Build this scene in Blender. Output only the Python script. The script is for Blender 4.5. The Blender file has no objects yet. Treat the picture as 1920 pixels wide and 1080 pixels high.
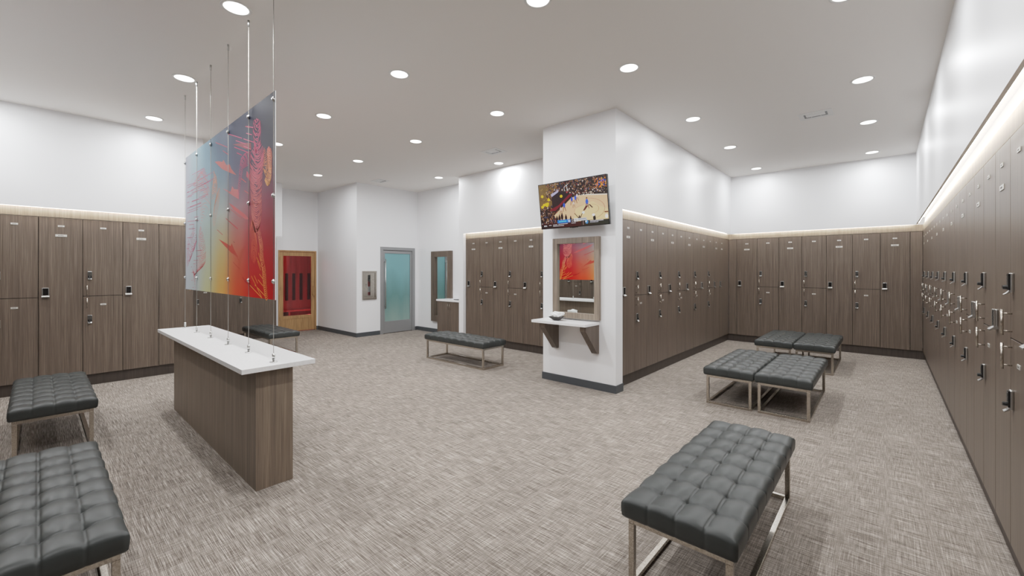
import bpy, bmesh, math, random
from mathutils import Vector, Matrix
random.seed(7)
PI = math.pi
C = bpy.context.scene.collection
SC = bpy.context.scene

# ------------------------------------------------------------------ colours / materials
def lin(r, g, b):
    f = lambda v: (v/255/12.92) if v/255 <= .04045 else ((v/255+.055)/1.055)**2.4
    return (f(r), f(g), f(b), 1)

def mat(name, col=None, rough=.5, metal=0., spec=.5):
    m = bpy.data.materials.new(name); m.use_nodes = True
    b = m.node_tree.nodes['Principled BSDF']
    if col: b.inputs['Base Color'].default_value = col
    b.inputs['Roughness'].default_value = rough
    b.inputs['Metallic'].default_value = metal
    b.inputs['Specular IOR Level'].default_value = spec
    return m
def N(m, t, **kw):
    n = m.node_tree.nodes.new(t)
    for k, v in kw.items(): setattr(n, k, v)
    return n
def Lk(m, a, b): m.node_tree.links.new(a, b)
def BS(m): return m.node_tree.nodes['Principled BSDF']

def stretched(m, scale, noise_scale=1., detail=3., rough=.6, coord='Position'):
    g = N(m, 'ShaderNodeNewGeometry') if coord == 'Position' else N(m, 'ShaderNodeTexCoord')
    mp = N(m, 'ShaderNodeMapping'); mp.inputs['Scale'].default_value = scale
    nz = N(m, 'ShaderNodeTexNoise'); nz.inputs['Scale'].default_value = noise_scale
    nz.inputs['Detail'].default_value = detail; nz.inputs['Roughness'].default_value = rough
    Lk(m, g.outputs['Position' if coord == 'Position' else coord], mp.inputs['Vector'])
    Lk(m, mp.outputs[0], nz.inputs['Vector'])
    return nz.outputs['Fac']
def ramp(m, fac, stops):
    r = N(m, 'ShaderNodeValToRGB'); e = r.color_ramp.elements
    while len(e) < len(stops): e.new(.5)
    for q, (p, c) in zip(e, stops): q.position = p; q.color = c
    Lk(m, fac, r.inputs['Fac']); return r.outputs['Color']
def mixc(m, mode, fac, a, b):
    n = N(m, 'ShaderNodeMix'); n.data_type = 'RGBA'; n.blend_type = mode
    for s, v in ((0, fac), (6, a), (7, b)):
        if isinstance(v, (int, float, tuple)): n.inputs[s].default_value = v
        else: Lk(m, v, n.inputs[s])
    return n.outputs[2]
def bump(m, h, strength=.2, dist=.002):
    n = N(m, 'ShaderNodeBump'); n.inputs['Strength'].default_value = strength
    n.inputs['Distance'].default_value = dist; Lk(m, h, n.inputs['Height'])
    Lk(m, n.outputs[0], BS(m).inputs['Normal'])

def wood_laminate(name, dark, mid, light, rough=.38, f=1.):
    m = mat(name, rough=rough)
    a = stretched(m, (150*f, 150*f, 2.2), 1, 3, .65)
    b = stretched(m, (26*f, 26*f, .5), 1, 3, .6)
    c1 = ramp(m, a, [(.30, dark), (.52, mid), (.72, light)])
    c2 = ramp(m, b, [(.3, (.80, .79, .78, 1)), (.7, (1.16, 1.15, 1.14, 1))])
    Lk(m, mixc(m, 'MULTIPLY', 1., c1, c2), BS(m).inputs['Base Color'])
    bump(m, a, .08, .001)
    return m
WOOD = wood_laminate('grey_brown_laminate', lin(79, 68, 59), lin(97, 85, 75), lin(115, 103, 92))
COUNTERWOOD = wood_laminate('counter_laminate', lin(96, 83, 70), lin(116, 102, 88), lin(136, 121, 106), .5)
FRAMEWOOD = wood_laminate('weathered_laminate', lin(104, 92, 80), lin(134, 121, 108), lin(158, 146, 133), .5)
TOE = wood_laminate('dark_kick_laminate', lin(45, 37, 32), lin(58, 49, 43), lin(70, 60, 53), .5)
WALL = mat('painted_wall', lin(238, 239, 241), .42)
CEIL = mat('painted_ceiling', lin(243, 240, 236), .75)
for _m, _s in ((WALL, 90), (CEIL, 60)):
    h = stretched(_m, (1, 1, 1), _s, 3, .6); bump(_m, h, .03, .001)
QUARTZ = mat('white_quartz', lin(238, 238, 238), .25)
Lk(QUARTZ, ramp(QUARTZ, stretched(QUARTZ, (1, 1, 1), 60, 4, .7), [(.3, lin(232, 232, 233)), (.6, lin(242, 242, 242))]), BS(QUARTZ).inputs['Base Color'])
RUBBER = mat('charcoal_rubber', lin(66, 70, 74), .45)
GAP = mat('dark_gap', lin(20, 15, 12), .9, 0, .1)
CHROME = mat('brushed_nickel', lin(186, 178, 166), .22, 1.)
Lk(CHROME, ramp(CHROME, stretched(CHROME, (40, 40, 40), 3, 3, .6), [(.35, lin(165, 156, 145)), (.65, lin(205, 198, 188))]), BS(CHROME).inputs['Base Color'])
STEEL = mat('satin_steel', lin(196, 196, 194), .3, 1.)
RODM = mat('dull_steel_rod', lin(150, 146, 140), .5, .85)
SILVER = mat('silver_plate', lin(222, 220, 214), .35, .6)
BLACK = mat('black_plastic', lin(16, 17, 19), .3)
INK = mat('engraved_dark', lin(90, 86, 80), .5)
PAPER = mat('tissue_paper', lin(245, 245, 244), .9)
GREYALU = mat('grey_aluminium', lin(148, 149, 150), .42, .35)
BS(WOOD).inputs['Specular IOR Level'].default_value = .38
LITWOOD = wood_laminate('led_lit_fascia_laminate', lin(122, 109, 94), lin(148, 135, 118), lin(174, 161, 145), .5)  # laminate lightened: the cove strip's wash is painted into the fascia colour
WHITEEDGE = mat('white_trim', lin(232, 232, 230), .4)
DARKBRONZE = mat('dark_bronze', lin(52, 48, 46), .35, .5)
RED = mat('red_enamel', lin(170, 28, 26), .3)
HEATER = mat('dark_heater', lin(42, 34, 32), .8)

def leather():
    m = mat('grey_leather', lin(66, 70, 69), .42, 0, .32)
    a = stretched(m, (1, 1, 1), 240, 3, .6); b = stretched(m, (1, 1, 1), 5, 3, .5)
    Lk(m, ramp(m, b, [(.3, lin(47, 50, 49)), (.7, lin(54, 57, 56))]), BS(m).inputs['Base Color'])
    bump(m, a, .12, .001); return m
LEATHER = leather()

def carpet():
    m = mat('woven_carpet', rough=.9, spec=.15)
    a = stretched(m, (5, 300, 1), 1, 4, .75)       # threads running along X
    b = stretched(m, (300, 5, 1), 1, 4, .75)      # threads running along Y
    a2 = stretched(m, (6, 120, 1), 1, 3, .7)
    b2 = stretched(m, (110, 6., 1), 1, 3, .7)
    big = stretched(m, (1, 1, 1), .9, 3, .6)
    ca = ramp(m, a, [(.36, lin(58, 48, 41)), (.47, lin(132, 121, 112)), (.62, lin(238, 230, 221))])
    cb = ramp(m, b, [(.36, lin(70, 60, 53)), (.5, lin(140, 130, 121)), (.64, lin(232, 224, 215))])
    ck = N(m, 'ShaderNodeTexChecker'); g = N(m, 'ShaderNodeNewGeometry'); ck.inputs['Scale'].default_value = 1.64
    Lk(m, g.outputs['Position'], ck.inputs['Vector'])
    mr = N(m, 'ShaderNodeMapRange'); mr.inputs['To Min'].default_value = .30; mr.inputs['To Max'].default_value = .42
    Lk(m, ck.outputs['Fac'], mr.inputs['Value'])
    c = mixc(m, 'MIX', mr.outputs[0], ca, cb)
    l2 = ramp(m, a2, [(.36, (.74, .73, .72, 1)), (.5, (.98, .98, .98, 1)), (.66, (1.22, 1.22, 1.22, 1))])
    l3 = ramp(m, b2, [(.36, (.82, .81, .80, 1)), (.64, (1.16, 1.16, 1.16, 1))])
    l4 = ramp(m, big, [(.3, (.62, .613, .606, 1)), (.7, (.72, .714, .705, 1))])
    c = mixc(m, 'MULTIPLY', 1., mixc(m, 'MULTIPLY', 1., mixc(m, 'MULTIPLY', 1., c, l2), l3), l4)
    Lk(m, c, BS(m).inputs['Base Color']); bump(m, a, .35, .002); return m
CARPET = carpet()

def honey_wood():
    m = mat('honey_oak', rough=.5)
    a = stretched(m, (60, 60, 3), 1, 4, .6); b = stretched(m, (6, 6, .8), 1, 3, .6)
    c = ramp(m, a, [(.3, lin(150, 112, 72)), (.7, lin(196, 156, 108))])
    d = ramp(m, b, [(.3, (.86, .84, .82, 1)), (.7, (1.1, 1.08, 1.06, 1))])
    Lk(m, mixc(m, 'MULTIPLY', 1., c, d), BS(m).inputs['Base Color']); return m
OAK = honey_wood()
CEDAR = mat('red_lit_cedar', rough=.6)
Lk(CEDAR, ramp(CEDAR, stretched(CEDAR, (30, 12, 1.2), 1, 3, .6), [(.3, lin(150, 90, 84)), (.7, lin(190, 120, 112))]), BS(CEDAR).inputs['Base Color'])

def emis(name, col, strength):
    m = bpy.data.materials.new(name); m.use_nodes = True; nt = m.node_tree; nt.nodes.clear()
    e = nt.nodes.new('ShaderNodeEmission'); o = nt.nodes.new('ShaderNodeOutputMaterial')
    e.inputs[0].default_value = col; e.inputs[1].default_value = strength
    nt.links.new(e.outputs[0], o.inputs[0]); return m
LENS = emis('lit_lens', lin(255, 252, 246), 14)
LED = emis('led_glow', lin(255, 246, 234), 85)

def vcol(name, emission=0., rough=.4):
    m = mat(name, rough=rough); a = N(m, 'ShaderNodeAttribute', attribute_name='Col')
    if emission:
        BS(m).inputs['Base Color'].default_value = (.01, .01, .01, 1)
        Lk(m, a.outputs['Color'], BS(m).inputs['Emission Color']); BS(m).inputs['Emission Strength'].default_value = emission
    else: Lk(m, a.outputs['Color'], BS(m).inputs['Base Color'])
    return m
ART = vcol('printed_art', rough=.5); BS(ART).inputs['Specular IOR Level'].default_value = .15
SCREEN = vcol('lit_screen', 2.1, .2)
SCREENTXT = emis('screen_text', (.9, .9, .95, 1), 2.2)

def mirror_mat():
    m = mat('mirror_glass', lin(228, 232, 230), .01, 1.); return m
MIRROR = mirror_mat()
def clear_glass(name, tint):
    m = bpy.data.materials.new(name); m.use_nodes = True; nt = m.node_tree; nt.nodes.clear()
    t = nt.nodes.new('ShaderNodeBsdfTransparent'); t.inputs[0].default_value = tint
    g = nt.nodes.new('ShaderNodeBsdfGlossy'); g.inputs['Roughness'].default_value = .02
    f = nt.nodes.new('ShaderNodeFresnel'); f.inputs[0].default_value = 1.45
    x = nt.nodes.new('ShaderNodeMixShader'); o = nt.nodes.new('ShaderNodeOutputMaterial')
    nt.links.new(f.outputs[0], x.inputs[0]); nt.links.new(t.outputs[0], x.inputs[1])
    nt.links.new(g.outputs[0], x.inputs[2]); nt.links.new(x.outputs[0], o.inputs[0]); return m
SAUNAGLASS = clear_glass('sauna_glass', (.85, .75, .75, 1))
CABGLASS = clear_glass('cabinet_glass', (.8, .8, .8, 1))
def frosted():
    m = mat('frosted_teal_glass', rough=.22, spec=.6)
    g = N(m, 'ShaderNodeNewGeometry'); s = N(m, 'ShaderNodeSeparateXYZ'); Lk(m, g.outputs['Position'], s.inputs[0])
    mr = N(m, 'ShaderNodeMapRange'); mr.inputs['From Min'].default_value = .2; mr.inputs['From Max'].default_value = 2.
    Lk(m, s.outputs['Z'], mr.inputs['Value'])
    nz = stretched(m, (3, 3, .6), 1, 3, .6)
    ad = N(m, 'ShaderNodeMath', operation='MULTIPLY_ADD'); Lk(m, nz, ad.inputs[0]); ad.inputs[1].default_value = .5
    Lk(m, mr.outputs[0], ad.inputs[2])
    c = ramp(m, ad.outputs[0], [(.25, lin(138, 164, 158)), (.62, lin(102, 142, 141)), (1., lin(120, 166, 172))])
    Lk(m, c, BS(m).inputs['Base Color']); return m
FROST = frosted()

# ------------------------------------------------------------------ geometry helpers
def box(bm, x0, x1, y0, y1, z0, z1, mi=0, bev=0):
    g = bmesh.ops.create_cube(bm, size=1)
    vs = g['verts']
    for v in vs:
        v.co = Vector((x0 + (v.co.x+.5)*(x1-x0), y0 + (v.co.y+.5)*(y1-y0), z0 + (v.co.z+.5)*(z1-z0)))
    fs = {f for v in vs for f in v.link_faces}
    for f in fs: f.material_index = mi
    if bev:
        es = list({e for v in vs for e in v.link_edges})
        r = bmesh.ops.bevel(bm, geom=es, offset=bev, segments=2, affect='EDGES', profile=.5)
        for f in r['faces']: f.material_index = mi
def cyl(bm, a, b, r, seg=16, mi=0, r2=None, caps=True):
    a, b = Vector(a), Vector(b); d = b-a
    g = bmesh.ops.create_cone(bm, cap_ends=caps, segments=seg, radius1=r, radius2=r if r2 is None else r2, depth=d.length)
    q = Vector((0, 0, 1)).rotation_difference(d.normalized()).to_matrix().to_4x4()
    M = Matrix.Translation((a+b)/2) @ q
    for v in g['verts']: v.co = M @ v.co
    for f in {f for v in g['verts'] for f in v.link_faces}: f.material_index = mi
def prism(bm, pts, axis, a0, a1, mi=0):
    """polygon pts (p,q) extruded along axis; axis 'x': (p,q)=(y,z); 'y': (x,z); 'z': (x,y)"""
    def P(p, q, a): return {'x': (a, p, q), 'y': (p, a, q), 'z': (p, q, a)}[axis]
    A = [bm.verts.new(P(p, q, a0)) for p, q in pts]; B = [bm.verts.new(P(p, q, a1)) for p, q in pts]
    fs = [bm.faces.new(A[::-1]), bm.faces.new(B)]
    n = len(pts)
    for i in range(n): fs.append(bm.faces.new((A[i], A[(i+1) % n], B[(i+1) % n], B[i])))
    for f in fs: f.material_index = mi
    bmesh.ops.recalc_face_normals(bm, faces=fs)
def mesh(name, bm, mats, smooth=False):
    me = bpy.data.meshes.new(name); bmesh.ops.recalc_face_normals(bm, faces=bm.faces[:]); bm.to_mesh(me); bm.free()
    for m in (mats if isinstance(mats, (list, tuple)) else [mats]): me.materials.append(m)
    if smooth:
        for p in me.polygons: p.use_smooth = True
    return me
def obj(name, bm, mats, parent=None, smooth=False, loc=None):
    o = bpy.data.objects.new(name, mesh(name, bm, mats, smooth)); C.objects.link(o)
    if parent: o.parent = parent
    if loc: o.location = loc
    return o
def tag(o, label, cat, group=None):
    o['label'] = label; o['category'] = cat
    if group: o['group'] = group
    return o
def thing(name, label, cat, loc=(0, 0, 0), rz=0, group=None):
    o = bpy.data.objects.new(name, None); C.objects.link(o); o.empty_display_size = .1
    o.location = loc; o.rotation_euler = (0, 0, rz)
    return tag(o, label, cat, group)
def struct(name, bm, mats, smooth=False):
    o = obj(name, bm, mats, None, smooth); o['kind'] = 'structure'; return o
def copy_tree(o, parent=None):
    c = o.copy(); C.objects.link(c)
    if parent: c.parent = parent
    for ch in list(o.children): copy_tree(ch, c)
    return c
B = bmesh.new

HC = 3.595      # ceiling
ZS = 2.352      # underside of the upper wall
ZT = 2.235      # top of locker doors
ZB = .15        # bottom of locker doors
ZC = 2.46       # top of cove

# ------------------------------------------------------------------ shell
bm = B(); box(bm, -12.9, 1.3, -1.9, 11., -.1, 0); struct('floor', bm, CARPET)
bm = B(); box(bm, -12.9, 1.3, -1.9, 11., HC, HC+.1); struct('ceiling', bm, CEIL)

def upper(bm, axis, face, sgn, a0, a1, thick=.3):
    """upper wall with a thin lip hanging in front of the cove; face plane at `face`, wall body towards sgn"""
    def bx(n0, n1, z0, z1):
        p, q = sorted((face+sgn*n0, face+sgn*n1))
        if axis == 'x': box(bm, p, q, a0, a1, z0, z1)
        else: box(bm, a0, a1, p, q, z0, z1)
    bx(0, .018, ZS, ZC); bx(0, thick, ZC, HC)
def backing(bm, axis, plane, sgn, a0, a1):
    p, q = sorted((plane+sgn*.02, plane+sgn*.035))
    if axis == 'x': box(bm, p, q, a0, a1, ZT+.002, ZC)
    else: box(bm, a0, a1, p, q, ZT+.002, ZC)
# right
bm = B(); upper(bm, 'x', .39, 1, -1.03, 10.13); backing(bm, 'x', .477, 1, -1.1, 10.25)
box(bm, 1.0, 1.1, -1.3, 10.8, 0, HC); struct('wall_right', bm, WALL)
# back
bm = B(); upper(bm, 'y', 10.13, 1, -2.545, .39); backing(bm, 'y', 10.19, 1, -2.7, .55)
box(bm, -3.2, 1.1, 10.7, 10.8, 0, HC); struct('wall_back', bm, WALL)
# middle (run beside the pillar) and pillar
bm = B(); upper(bm, 'x', -2.545, -1, 5.02, 10.13); backing(bm, 'x', -2.61, -1, 5.02, 10.25)
box(bm, -3.18, -3.08, 5.02, 10.7, 0, ZC); struct('wall_middle', bm, WALL)
bm = B(); box(bm, -3.69, -2.545, 4.835, 5.02, 0, HC); box(bm, -3.69, -3.55, 5.02, 6.12, 0, HC)
box(bm, -3.69, -2.86, 5.02, 6.12, ZC, HC); box(bm, -3.69, -3.55, 6.12, 6.7, 0, HC); struct('wall_pillar', bm, WALL)
# short run
bm = B(); upper(bm, 'y', 6.12, 1, -6.84, -3.69); backing(bm, 'y', 6.19, 1, -6.84, -3.69)
box(bm, -6.98, -6.84, 6.12, 6.75, 0, HC); box(bm, -6.84, -3.69, 6.68, 6.75, 0, HC); struct('wall_alcove', bm, WALL)
# mirror wall, steel door wall, sauna side wall, sauna wall
bm = B(); box(bm, -9.18, -6.98, 6.62, 6.75, 0, HC); struct('wall_vanity', bm, WALL)
def holed(bm, x0, x1, y0, y1, holes):
    """wall slab normal to X with rectangular holes (ya,yb,za,zb), holes sorted by y"""
    y = y0
    for ya, yb, za, zb in holes:
        box(bm, x0, x1, y, ya, 0, HC)
        if za > 0: box(bm, x0, x1, ya, yb, 0, za)
        box(bm, x0, x1, ya, yb, zb, HC); y = yb
    box(bm, x0, x1, y, y1, 0, HC)
CABY0, CABY1, CABZ0, CABZ1 = 5.075, 5.40, .885, 1.52
bm = B(); holed(bm, -9.32, -9.18, 4.92, 6.75, [(CABY0, CABY1, CABZ0, CABZ1), (5.53, 6.53, 0, 2.13)]); struct('wall_door', bm, WALL)
bm = B(); box(bm, -11.34, -9.32, 4.92, 5.04, 0, HC); struct('wall_sauna_side', bm, WALL)
bm = B(); holed(bm, -11.34, -11.22, 3.70, 4.92, [(3.95, 4.88, 0, 2.06)])
box(bm, -11.34, -11.22, 1.5, 3.70, 0, HC); struct('wall_sauna', bm, WALL)
# left, recessed second stretch
bm = B(); upper(bm, 'x', -10.6, -1, 1.74, 3.82, .62); backing(bm, 'x', -10.68, -1, 1.72, 3.70)
struct('wall_left_recess', bm, WALL)
bm = B(); box(bm, -11.22, -10.70, 3.706, 3.73, 0, ZT+.1); struct('trim_1', bm, WOOD)
bm = B(); upper(bm, 'x', -7.96, -1, -1.03, 1.72, 2.64); backing(bm, 'x', -8.03, -1, -1.1, 1.60)
box(bm, -10.6, -7.978, 1.702, 1.72, ZS, ZC); box(bm, -8.62, -8.52, -1.6, 1.58, 0, ZC); struct('wall_left', bm, WALL)
bm = B(); box(bm, -10.66, -8.05, 1.59, 1.61, 0, ZC); struct('trim_2', bm, WOOD)
# south wall behind the camera
bm = B(); upper(bm, 'y', -1.03, -1, -7.96, .39); backing(bm, 'y', -1.1, -1, -8.1, .5); box(bm, -8.6, 1.1, -1.75, -1.65, 0, HC)
struct('wall_south', bm, WALL)

# fascias above the doors (continuous strips), toe kicks, filler panels
tn = [3]
def fascia(axis, plane, sgn, a0, a1, z0=ZT, z1=2.35):
    p, q = sorted((plane+sgn*.003, plane+sgn*.02)); bm = B()
    if axis == 'x': box(bm, p, q, a0, a1, z0+.003, z1)
    else: box(bm, a0, a1, p, q, z0+.003, z1)
    struct('trim_%d' % tn[0], bm, LITWOOD if z0 == ZT else WOOD); tn[0] += 1
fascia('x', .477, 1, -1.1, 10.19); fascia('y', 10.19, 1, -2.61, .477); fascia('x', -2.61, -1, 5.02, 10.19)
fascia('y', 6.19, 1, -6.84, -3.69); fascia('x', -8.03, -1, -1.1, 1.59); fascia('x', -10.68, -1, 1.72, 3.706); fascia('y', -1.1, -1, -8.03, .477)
def filler(axis, plane, sgn, a0, a1):
    fascia(axis, plane, sgn, a0+.003, a1-.003, ZB, ZT-.003)
filler('x', .477, 1, 10.03, 10.19); filler('y', 10.19, 1, -2.61, -2.448); filler('y', 10.19, 1, .317, .477)
filler('x', -2.61, -1, 5.02, 5.112); filler('x', -2.61, -1, 9.852, 10.19)
filler('x', -8.03, -1, 1.197, 1.59); filler('x', -8.03, -1, -1.1, -.776)
filler('y', 6.19, 1, -6.84, -6.788); filler('y', 6.19, 1, -4.023, -3.69)
filler('x', .477, 1, -1.1, 2.13)
filler('y', -1.1, -1, -3.6, .477)
def kick(name, axis, plane, sgn, a0, a1):
    p, q = sorted((plane+sgn*.035, plane+sgn*.42)); bm = B()
    if axis == 'x': box(bm, p, q, a0, a1, 0, ZB-.002)
    else: box(bm, a0, a1, p, q, 0, ZB-.002)
    struct(name, bm, TOE)
kick('baseboard_right', 'x', .477, 1, -1.1, 10.19); kick('baseboard_back', 'y', 10.19, 1, -2.645, .512); kick('baseboard_middle', 'x', -2.61, -1, 5.02, 10.225)
kick('baseboard_alcove', 'y', 6.19, 1, -6.84, -3.69); kick('baseboard_left', 'x', -8.03, -1, -1.1, 1.59); kick('baseboard_left_recess', 'x', -10.68, -1, 1.72, 3.70)
kick('baseboard_south', 'y', -1.1, -1, -8.03, .477)
def skirt(name, parts):
    bm = B()
    for p in parts: box(bm, *p, 0, .098)
    struct(name, bm, RUBBER)
skirt('baseboard_pillar', [(-3.702, -2.533, 4.823, 4.835), (-2.545, -2.533, 4.835, 5.02), (-3.702, -3.69, 4.835, 6.12)])
skirt('baseboard_sauna_side', [(-11.2, -9.168, 4.908, 4.92)])
skirt('baseboard_door', [(-9.18, -9.168, 4.92, 5.52), (-9.18, -9.168, 6.54, 6.608)])
skirt('baseboard_vanity', [(-9.168, -7.845, 6.608, 6.62)])
skirt('baseboard_sauna', [(-11.22, -11.208, 3.74, 3.945), (-11.22, -11.208, 4.885, 4.908)])

# ------------------------------------------------------------------ cove lights
def led(axis, face, sgn, a0, a1, label):
    p, q = sorted((face+sgn*.020, face+sgn*.034)); bm = B()
    if axis == 'x': box(bm, p, q, a0, a1, 2.375, 2.39)
    else: box(bm, a0, a1, p, q, 2.375, 2.39)
    o = obj('led_strip', bm, LED)
    tag(o, label, 'light strip', 'light strips hidden in the cove above the lockers')
led('x', .39, 1, 1.6, 10.1, 'long white light strip in the slot above the right-hand locker wall')
led('y', 10.13, 1, -2.5, .36, 'white light strip in the slot above the far locker row')
led('x', -2.545, -1, 5.04, 10.1, 'white light strip above the locker row right of the white pillar')
led('y', 6.12, 1, -6.82, -3.71, 'short white light strip above the alcove lockers left of the pillar')
led('x', -7.96, -1, -1.0, 1.70, 'white light strip above the locker row at the far left')
led('x', -10.6, -1, 1.76, 3.8, 'white light strip above the recessed lockers behind the art panel')
led('y', -1.03, -1, -7.9, -3.6, 'white light strip above the lockers reflected in the pillar mirror')

# ------------------------------------------------------------------ lockers
LW = .395
def door_box(w, z0, z1):
    bm = B(); box(bm, .003, w-.003, 0, .019, z0, z1, bev=.0012); return bm
def lock_small(zc, w):        # keypad cylinder lock: silver body, black keypad, knob, lip
    bm = B(); x = .066
    box(bm, x-.0215, x+.0215, -.013, 0, zc-.048, zc+.05, 0, .004)
    box(bm, x-.0188, x+.0188, -.020, -.0125, zc-.036, zc+.046, 1)
    for r in range(5):
        for c in (-1, 1): box(bm, x+c*.0075-.0045, x+c*.0075+.0045, -.0225, -.0195, zc-.006+r*.009, zc+r*.009, 2)
    cyl(bm, (x, -.019, zc-.022), (x, -.036, zc-.022), .0105, 16, 1)
    box(bm, x-.0015, x+.0015, -.038, -.0358, zc-.031, zc-.013, 0)
    prism(bm, [(-.0125, zc-.048), (-.0125, zc-.036), (-.024, zc-.050), (-.034, zc-.058), (-.030, zc-.061), (-.018, zc-.053)], 'x', x-.018, x+.018, 0)
    return bm
def lock_big(zc):
    bm = B(); x = .060
    box(bm, x-.030, x+.030, -.012, 0, zc-.055, zc+.057, 0, .005)
    box(bm, x-.031, x-.024, -.019, -.011, zc-.055, zc+.057, 0, .002); box(bm, x+.024, x+.031, -.019, -.011, zc-.055, zc+.057, 0, .002)
    box(bm, x-.031, x+.031, -.019, -.011, zc+.050, zc+.057, 0, .002)
    box(bm, x-.024, x+.024, -.015, -.011, zc-.036, zc+.049, 1)
    for r in range(4):
        for c in (-1, 0, 1): box(bm, x+c*.014-.0045, x+c*.014+.0045, -.018, -.0145, zc-.02+r*.017, zc-.011+r*.017, 2)
    prism(bm, [(-.011, zc-.038), (-.020, zc-.044), (-.036, zc-.058), (-.034, zc-.066), (-.018, zc-.056), (0, zc-.055), (0, zc-.04)], 'x', x-.034, x+.034, 0)
    return bm
def bar_handle(z0, z1):
    bm = B(); x = .040
    cyl(bm, (x, -.034, z0), (x, -.034, z1), .006, 16)
    for z in (z0+.02, z1-.02): cyl(bm, (x, 0, z), (x, -.034, z), .0042, 12)
    return bm
def plate(zc, w, h, chars):
    bm = B(); x = LW/2
    box(bm, x-w/2, x+w/2, -.004, 0, zc-h/2, zc+h/2, 0, .001)
    n = len(chars); cw = w*.5/n
    for i in range(n):
        x0 = x-w*.25+i*cw
        box(bm, x0, x0+cw*chars[i], -.0046, -.0039, zc-h*.17, zc+h*.17, 1)
    return bm
def carcass(w):
    bm = B(); box(bm, .001, w-.001, .021, .45, ZB, ZT-.001); return bm
def make_tall():
    r = thing('tall_locker', '', 'locker'); w = LW
    obj('carcass', carcass(w), GAP, r)
    d = obj('door', door_box(w, ZB, ZT-.003), WOOD, r)
    obj('keypad_lock', lock_big(1.272), [STEEL, GAP, BLACK], d)
    obj('number_plate', plate(2.127, .060, .022, (.6, .6, .6)), [SILVER, INK], d)
    obj('name_plate', plate(2.004, .104, .030, (.7, .5, .7, .6, .5)), [SILVER, INK], d)
    return r
def make_double():
    r = thing('two_tier_locker', '', 'locker'); w = LW
    obj('carcass', carcass(w), GAP, r)
    for z0, z1, zl, zn, h0, h1 in ((1.209, ZT-.003, 1.488, 2.127, 1.222, 1.352), (ZB, 1.202, .900, 1.088, 1.050, 1.182)):
        d = obj('door', door_box(w, z0, z1), WOOD, r)
        obj('keypad_lock', lock_small(zl, w), [STEEL, BLACK, INK], d)
        obj('bar_handle', bar_handle(h0, h1), CHROME, d, True)
        obj('number_plate', plate(zn, .060, .022, (.6, .6, .6)), [SILVER, INK], d)
    return r
protos = {'T': make_tall(), 'D': make_double()}; usedp = {'T': False, 'D': False}
ORD = ['first', 'second', 'third', 'fourth', 'fifth', 'sixth', 'seventh', 'eighth', 'ninth', 'tenth', 'eleventh', 'twelfth']
KIND = {'T': 'tall one-door locker', 'D': 'two-door stacked locker'}
def run(seq, pos, rz, where, first, group, order=1):
    """seq of T/D; pos(i) world xy of the locker's left front corner as seen from the front"""
    cnt = {'T': 0, 'D': 0}; tot = {k: seq.count(k) for k in 'TD'}
    for i, k in enumerate(seq):
        if usedp[k]: o = copy_tree(protos[k])
        else: o = protos[k]; usedp[k] = True
        x, y = pos(i); o.location = (x, y, 0); o.rotation_euler = (0, 0, rz)
        n = cnt[k]; cnt[k] += 1
        if order < 0: n = tot[k]-1-n
        o['label'] = '%s %s%s, %s' % (ORD[n], KIND[k], first, where)
        o['group'] = group
# right wall: local x -> -Y ; leftmost (far) first
seqR = 'T' + 'DT'*9 + 'D'
run(seqR, lambda i: (.477, 10.025-.395*i), -PI/2, 'counted from the camera', ' on the right wall', 'lockers along the right-hand wall', -1)
seqM = 'TDTDTDTDTDTT'
run(seqM, lambda i: (-2.61, 5.112+.395*i), PI/2, 'counted from the pillar', ' in the row right of the pillar', 'lockers right of the white pillar')
run('TDTDTDT', lambda i: (-2.448+.395*i, 10.19), 0, 'counted from the left', ' on the far end wall', 'lockers on the far end wall')
run('TDTDTDT', lambda i: (-6.788+.395*i, 6.19), 0, 'counted from the left', ' in the alcove left of the pillar', 'lockers in the alcove left of the pillar')
run('TDTDT', lambda i: (-8.03, -.776+.3945*i), PI/2, 'counted from the left', ' on the left wall', 'lockers on the left wall')
run('TDTDT', lambda i: (-10.68, 1.757+.39*i), PI/2, 'counted from the left', ' behind the hanging art panel', 'recessed lockers behind the art panel')
run('DTDTDTDTDTD', lambda i: (-3.60-.395*i, -1.1), PI, 'counted from the camera', ' behind the camera', 'lockers reflected in the pillar mirror')

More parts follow.
